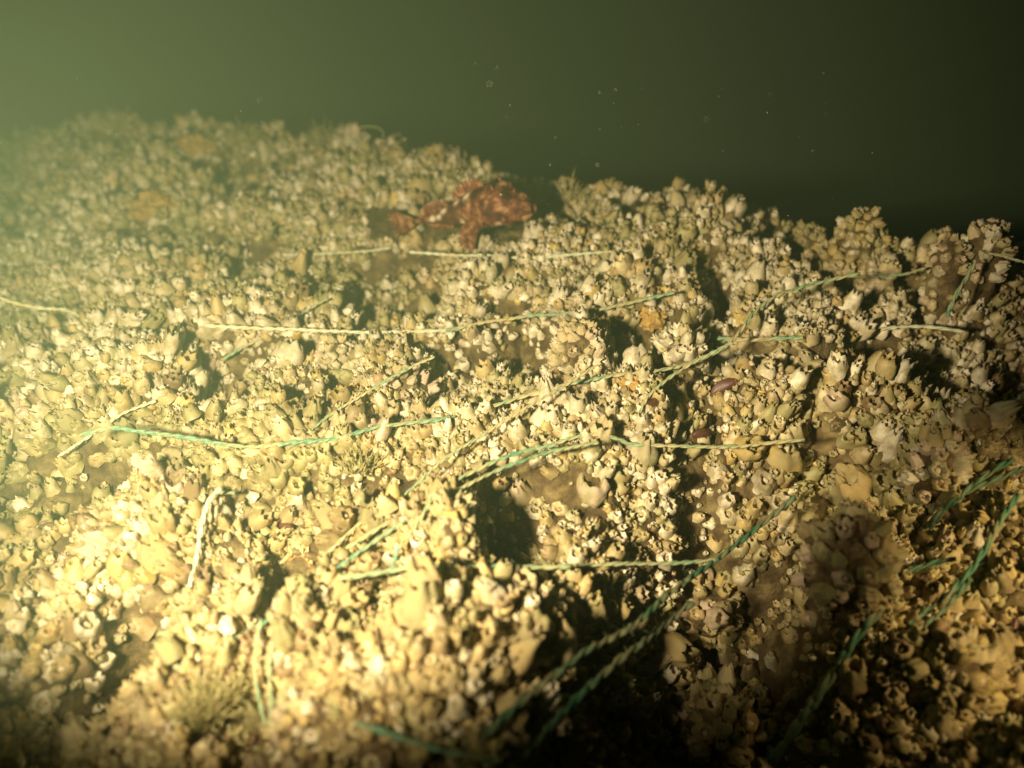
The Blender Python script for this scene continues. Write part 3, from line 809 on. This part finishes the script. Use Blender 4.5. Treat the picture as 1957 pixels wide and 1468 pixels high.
# ------------------------------------------------------------------ the mottled red fish lying on the crest
def fish():
    m, t, b = principled('mottled_fish_skin', .62, .25)
    n1 = noise_node(t, 44, 4, .6); r1 = ramp(t, n1.outputs['Fac'], [(.40, (.03, .010, .006)), (.48, (.10, .024, .012)), (.56, (.20, .072, .030)), (.66, (.36, .20, .09))])
    at = t.nodes.new('ShaderNodeAttribute'); at.attribute_name = 'tint'
    mx = t.nodes.new('ShaderNodeMix'); mx.data_type = 'RGBA'
    sx = t.nodes.new('ShaderNodeSeparateColor'); t.links.new(at.outputs['Color'], sx.inputs[0]); t.links.new(sx.outputs[0], mx.inputs[0])
    t.links.new(r1.outputs[0], mx.inputs[6]); mx.inputs[7].default_value = (.82, .66, .42, 1)
    dk = t.nodes.new('ShaderNodeMix'); dk.data_type = 'RGBA'; t.links.new(sx.outputs[1], dk.inputs[0]); t.links.new(mx.outputs[2], dk.inputs[6]); dk.inputs[7].default_value = (.09, .03, .015, 1)
    t.links.new(dk.outputs[2], b.inputs['Base Color'])
    n2 = noise_node(t, 320, 3); bump(t, b, n2.outputs['Fac'], 1.0, .003)
    fin = simple_mat('fin_membrane', [(.38, (.08, .020, .010)), (.5, (.17, .06, .026)), (.62, (.36, .18, .08))], 60, .5, .4, .3, .001)
    eye_m = simple_mat('fish_eye', [(.4, (.02, .01, .005)), (.7, (.20, .10, .03))], 90, .15, .8, .1, .0005)
    e = empty('fish')
    Y = 1.60
    D = ray(884, 412); c = D * (Y / D[1])
    S = .325                                                      # body length, nose at +x
    # x, centre z, half height, half width
    sec = [(-.38, .000, .018, .010), (-.30, .000, .024, .020), (-.20, .002, .038, .036), (-.08, .006, .062, .062), (.04, .012, .092, .094), (.14, .016, .118, .120),
           (.24, .018, .124, .138), (.32, .012, .110, .135), (.39, .000, .092, .115), (.44, -.010, .074, .095), (.475, -.018, .054, .072), (.49, -.022, .030, .045)]
    xs = np.array([s[0] for s in sec]); X = np.concatenate([np.linspace(-.38, .43, 56), np.linspace(.44, .49, 10)])
    zc, hh, hw = [np.interp(X, xs, [s[k] for s in sec]) for k in (1, 2, 3)]
    hh = hh * np.interp(X, [-.3, 0, .3, .5], [1, 1.2, 1.28, 1.2])
    ker = np.array([.25, .5, .25])
    for _ in range(3):
        for arr in (zc, hh, hw): arr[1:-1] = ker[0] * arr[:-2] + ker[1] * arr[1:-1] + ker[2] * arr[2:]
    ns = 40; th = np.arange(ns) / ns * 2 * math.pi
    V = []
    for x, z0, h, w in zip(X, zc, hh, hw):
        cz, cy = np.sin(th), np.cos(th)
        flat = np.where(cz < 0, .70, 1.0)
        brow = .028 * np.exp(-((x - .33) / .035) ** 2) * np.exp(-((th - 1.05) / .25) ** 2) + .028 * np.exp(-((x - .33) / .035) ** 2) * np.exp(-((th - 2.09) / .25) ** 2)
        mouth = -.016 * np.exp(-((cz + .22) / .10) ** 2) * np.clip((x - .34) / .06, 0, 1)
        cheek = .012 * np.exp(-((x - .22) / .05) ** 2) * np.exp(-((cz + .2) / .4) ** 2)
        gill = -.010 * np.exp(-((x - .12 - .03 * cz) / .012) ** 2) * (cz < .7)
        k = 1 + (mouth + gill + cheek) / max(h, .02)
        V.append(np.stack([np.full(ns, x), cy * w * k, z0 + cz * h * flat * k + brow], 1))
    V = np.concatenate(V)
    wart = (fbm(V[:, 0] * 34, V[:, 1] * 34, V[:, 2] * 34, seed=5) - .5) * .020
    V[:, 2] += wart * (V[:, 0] > .0); V[:, 1] += wart * .6
    bend = .10 * (V[:, 0] + .05) ** 2 * np.where(V[:, 0] < 0, 1, -.3)
    V[:, 1] += bend * 1.2
    V *= S
    n = len(X)
    i = np.arange(n - 1)[:, None] * ns + np.arange(ns)[None]; j = np.arange(n - 1)[:, None] * ns + (np.arange(ns)[None] + 1) % ns
    Q = np.stack([i, i + ns, j + ns, j], -1).reshape(-1, 4)[:, ::-1]
    a, bb = len(V), len(V) + 1
    V = np.vstack([V, V[:ns].mean(0), V[-ns:].mean(0)])
    k = np.arange(ns); k2 = (k + 1) % ns
    T = np.vstack([np.stack([k, k2, np.full(ns, a)], 1), np.stack([(n - 1) * ns + k2, (n - 1) * ns + k, np.full(ns, bb)], 1)])
    pale = np.zeros(len(V)); dark = np.zeros(len(V))
    for (x, y, z, r) in [(.02, -.03, .10, .022), (.10, -.04, .135, .022), (-.10, -.03, .062, .022), (-.20, -.03, .02, .020), (.26, -.05, .12, .018), (.36, -.10, .04, .016),
                         (-.14, -.04, .03, .018), (.30, -.13, -.03, .014), (.05, -.09, .0, .015)]:
        dd = np.linalg.norm((V / S - np.array([x, y, z])) * np.array([.75, 1, 1.2]), axis=1)
        pale = np.maximum(pale, np.clip(1.55 - dd / r, 0, 1))
    sad = vnoise(V[:, 0] / S * 7 + 2, V[:, 2] / S * 5, seed=60)
    dark = np.clip((sad - .55) * 5, 0, .7) * (V[:, 0] / S < .3)
    dark = np.maximum(dark, np.clip((-.24 - V[:, 0] / S) * 0, 0, 1)) * (1 - pale)
    col = np.stack([pale, dark, pale * 0], 1)
    body = mesh_obj('body', make_mesh('body', V, Q, T, col, m), e)
    def fan(name, root, along, out, lens, nfold, mat, thick=.0016, cup=.0):
        """a rayed fin: root line from root along 'along', rays splaying towards 'out'"""
        root, along = np.array(root), np.array(along)
        V, Q = [], []; N = len(lens) * 12; nr = 7
        for side in (0, 1):
            for q in range(N + 1):
                f = q / N; L = np.interp(f * (len(lens) - 1), range(len(lens)), lens)
                o = np.array(out(f)); o = o / np.linalg.norm(o)
                nor = np.cross(along / (np.linalg.norm(along) + 1e-9), o); nor /= np.linalg.norm(nor) + 1e-9
                fold = abs(math.sin(f * nfold * math.pi))
                L2 = L * (1 - .13 * (fold ** 2))
                for s in range(nr):
                    g = s / (nr - 1)
                    p = root + along * f + o * L2 * g + nor * ((1 - fold) * .005 * g + cup * g * g + (side * 2 - 1) * thick * .5 * (1.1 - g))
                    V.append(p * S)
        M_ = (N + 1) * nr
        for q in range(N):
            for s in range(nr - 1):
                a = q * nr + s
                Q.append((a, a + nr, a + nr + 1, a + 1)); Q.append((M_ + a, M_ + a + 1, M_ + a + nr + 1, M_ + a + nr))
        for q in range(N):
            a = q * nr + nr - 1; Q.append((a, a + nr, M_ + a + nr, M_ + a))
        return mesh_obj(name, make_mesh(name, V, Q, mat=mat), e)
    fan('tail_fin', (-.375, .015, -.022), (0, 0, .05), lambda f: (-1, .05, (f - .5) * 1.1), [.16, .19, .20, .20, .19, .16], 8, fin, .006)
    fan('dorsal_fin', (-.02, 0, .090), (.24, 0, .062), lambda f: (-.45 + .2 * f, 0, 1), [.03, .07, .09, .10, .095, .07], 9, fin, .005)
    fan('dorsal_fin', (-.30, 0, .018), (.24, 0, .050), lambda f: (-.5, 0, 1), [.03, .07, .085, .08, .06], 10, fin, .005)
    fan('pectoral_fin', (.14, -.105, -.062), (.03, 0, .075), lambda f: (-.85 + .45 * (1 - f), -.6, -.65 + .8 * f), [.13, .16, .17, .165, .14, .11], 11, fin, .006, .02)
    fan('pectoral_fin', (.14, .105, -.055), (.03, 0, .075), lambda f: (-.85 + .45 * (1 - f), .6, -.65 + .8 * f), [.13, .16, .17, .165, .14, .11], 11, fin, .006, .02)
    fan('anal_fin', (-.26, 0, -.02), (.18, 0, -.02), lambda f: (-.6, 0, -1), [.02, .05, .05, .04], 8, fin, .005)
    for s in (-1, 1):
        me, _, _ = lump_mesh(.020 * S, .020 * S, .020 * S, 3, 'eye', eye_m, .0, 1, (20, 12))
        o = mesh_obj('eye', me, e); o.location = (.345 * S, s * .066 * S, .122 * S)
        hm, _, _ = lump_mesh(.010 * S, .008 * S, .022 * S, 8, 'horn', m, .25, 2, (10, 8))       # skin flap over the eye
        o = mesh_obj('horn', hm, e); o.location = (.30 * S, s * .060 * S, .172 * S)
    r_ = np.random.default_rng(2)
    for k in range(16):                                          # ragged skin flaps along the back, brow and jaw
        q = int(r_.integers(20, 60)); th_i = int(r_.choice([8, 9, 10, 11, 12, 32, 33, 34, 22]))
        p = V[q * ns + th_i]
        hm, _, _ = lump_mesh(.006 * S, .004 * S, .020 * S, 20 + k, 'skin_flap', fin, .5, 3, (8, 6))
        o = mesh_obj('skin_flap', hm, e); o.location = p; o.rotation_euler = (r_.uniform(-.8, .8), r_.uniform(-.8, .8), 0)
    e.location = c
    e.rotation_euler = (R(16), R(-13), R(-26))
    tag(e, 'mottled red brown fish with cream blotches resting on the crest of the reef', 'fish')
    LAND.append(('the red fish', 890, 410))
fish()

# ------------------------------------------------------------------ drifting silt specks
def specks():
    n = 700
    px = rng.uniform(0, 1957, n); py = rng.uniform(120, 1400, n); d = rng.uniform(.7, 1.7, n)
    P = ray(px, py) * d[:, None]
    ok = P[:, 2] > z_reef(P[:, 0], P[:, 1]) + .02
    P = P[ok]; n = len(P)
    O = np.array([(1, 0, 0), (-1, 0, 0), (0, 1, 0), (0, -1, 0), (0, 0, 1), (0, 0, -1)], float)
    s = rng.uniform(.00015, .0006, n)[:, None, None]
    V = (P[:, None] + O[None] * s * rng.uniform(.6, 1.6, (n, 6, 1))).reshape(-1, 3)
    T = np.array([(0, 2, 4), (2, 1, 4), (1, 3, 4), (3, 0, 4), (2, 0, 5), (1, 2, 5), (3, 1, 5), (0, 3, 5)])
    T = (T[None] + np.arange(n)[:, None, None] * 6).reshape(-1, 3)
    m = simple_mat('silt_speck', [(.4, (.4, .36, .2)), (.6, (.6, .55, .35))], 50, .9, .1)
    tag(mesh_obj('silt_specks', make_mesh('silt_specks', V, None, T, mat=m)), 'tiny pale silt specks drifting in the water over the reef', 'silt', kind='stuff')
specks()

# ------------------------------------------------------------------ labels that single out each lone barnacle
KW = {'cone': 'cone shaped', 'tall': 'tall tubular', 'tulip': 'flaring tulip shaped', 'squat': 'low squat', 'spire': 'narrow pointed'}
ORD = ['nearest', 'second nearest', 'third nearest', 'fourth nearest', 'fifth nearest', 'sixth nearest', 'seventh nearest', 'eighth nearest']
LAND = [(p.replace('the the', 'the'), x, y) for p, x, y in LAND]
used = {}
rows = []
for o, kind, tint, s, loc in SINGLES:
    x, y, d = to_px(np.array(loc) + np.array([0, 0, s]))
    best = min(LAND, key=lambda L: math.hypot(L[1] - x, L[2] - y))
    dx, dy = x - best[1], y - best[2]
    side = ('right of' if dx > 0 else 'left of') if abs(dx) > abs(dy) * 1.3 else ('below' if dy > 0 else 'above')
    if abs(dx) < abs(dy) * 2.2 and abs(dy) < abs(dx) * 2.2 and max(abs(dx), abs(dy)) > 30:
        side = ('lower ' if dy > 0 else 'upper ') + ('right of' if dx > 0 else 'left of')
    rows.append((math.hypot(dx, dy), o, kind, tint, best[0], side))
for dist, o, kind, tint, base, side in sorted(rows, key=lambda r: r[0]):
    key = (kind, tint, side, base); k = used.get(key, 0); used[key] = k + 1
    tag(o, '%s %s barnacle %s %s' % (tint, KW[kind], (ORD[min(k, 7)] + ' ' + side) if k else side, base), 'barnacle', 'larger single barnacles on the reef')

# ------------------------------------------------------------------ the turbid green water
def haze():
    x0, x1, y0, y1, z0, z1 = -61, 61, -61, 61, -3.0, 3.0
    V = [(x, y, z) for x in (x0, x1) for y in (y0, y1) for z in (z0, z1)]
    Q = [(0, 1, 3, 2), (4, 6, 7, 5), (0, 4, 5, 1), (2, 3, 7, 6), (0, 2, 6, 4), (1, 5, 7, 3)]
    m = bpy.data.materials.new('turbid_water'); m.use_nodes = True; t = m.node_tree; t.nodes.clear()
    out = t.nodes.new('ShaderNodeOutputMaterial'); v = t.nodes.new('ShaderNodeVolumePrincipled')
    v.inputs['Color'].default_value = (.42, .62, .34, 1)
    v.inputs['Absorption Color'].default_value = (.30, .55, .12, 1)
    v.inputs['Density'].default_value = .11
    v.inputs['Anisotropy'].default_value = 0.0
    t.links.new(v.outputs[0], out.inputs['Volume'])
    o = mesh_obj('haze', make_mesh('haze', V, Q, mat=m, smooth=False))
    tag(o, kind='stuff'); o['label'] = 'turbid olive green water filling the whole scene'; o['category'] = 'haze'
haze()
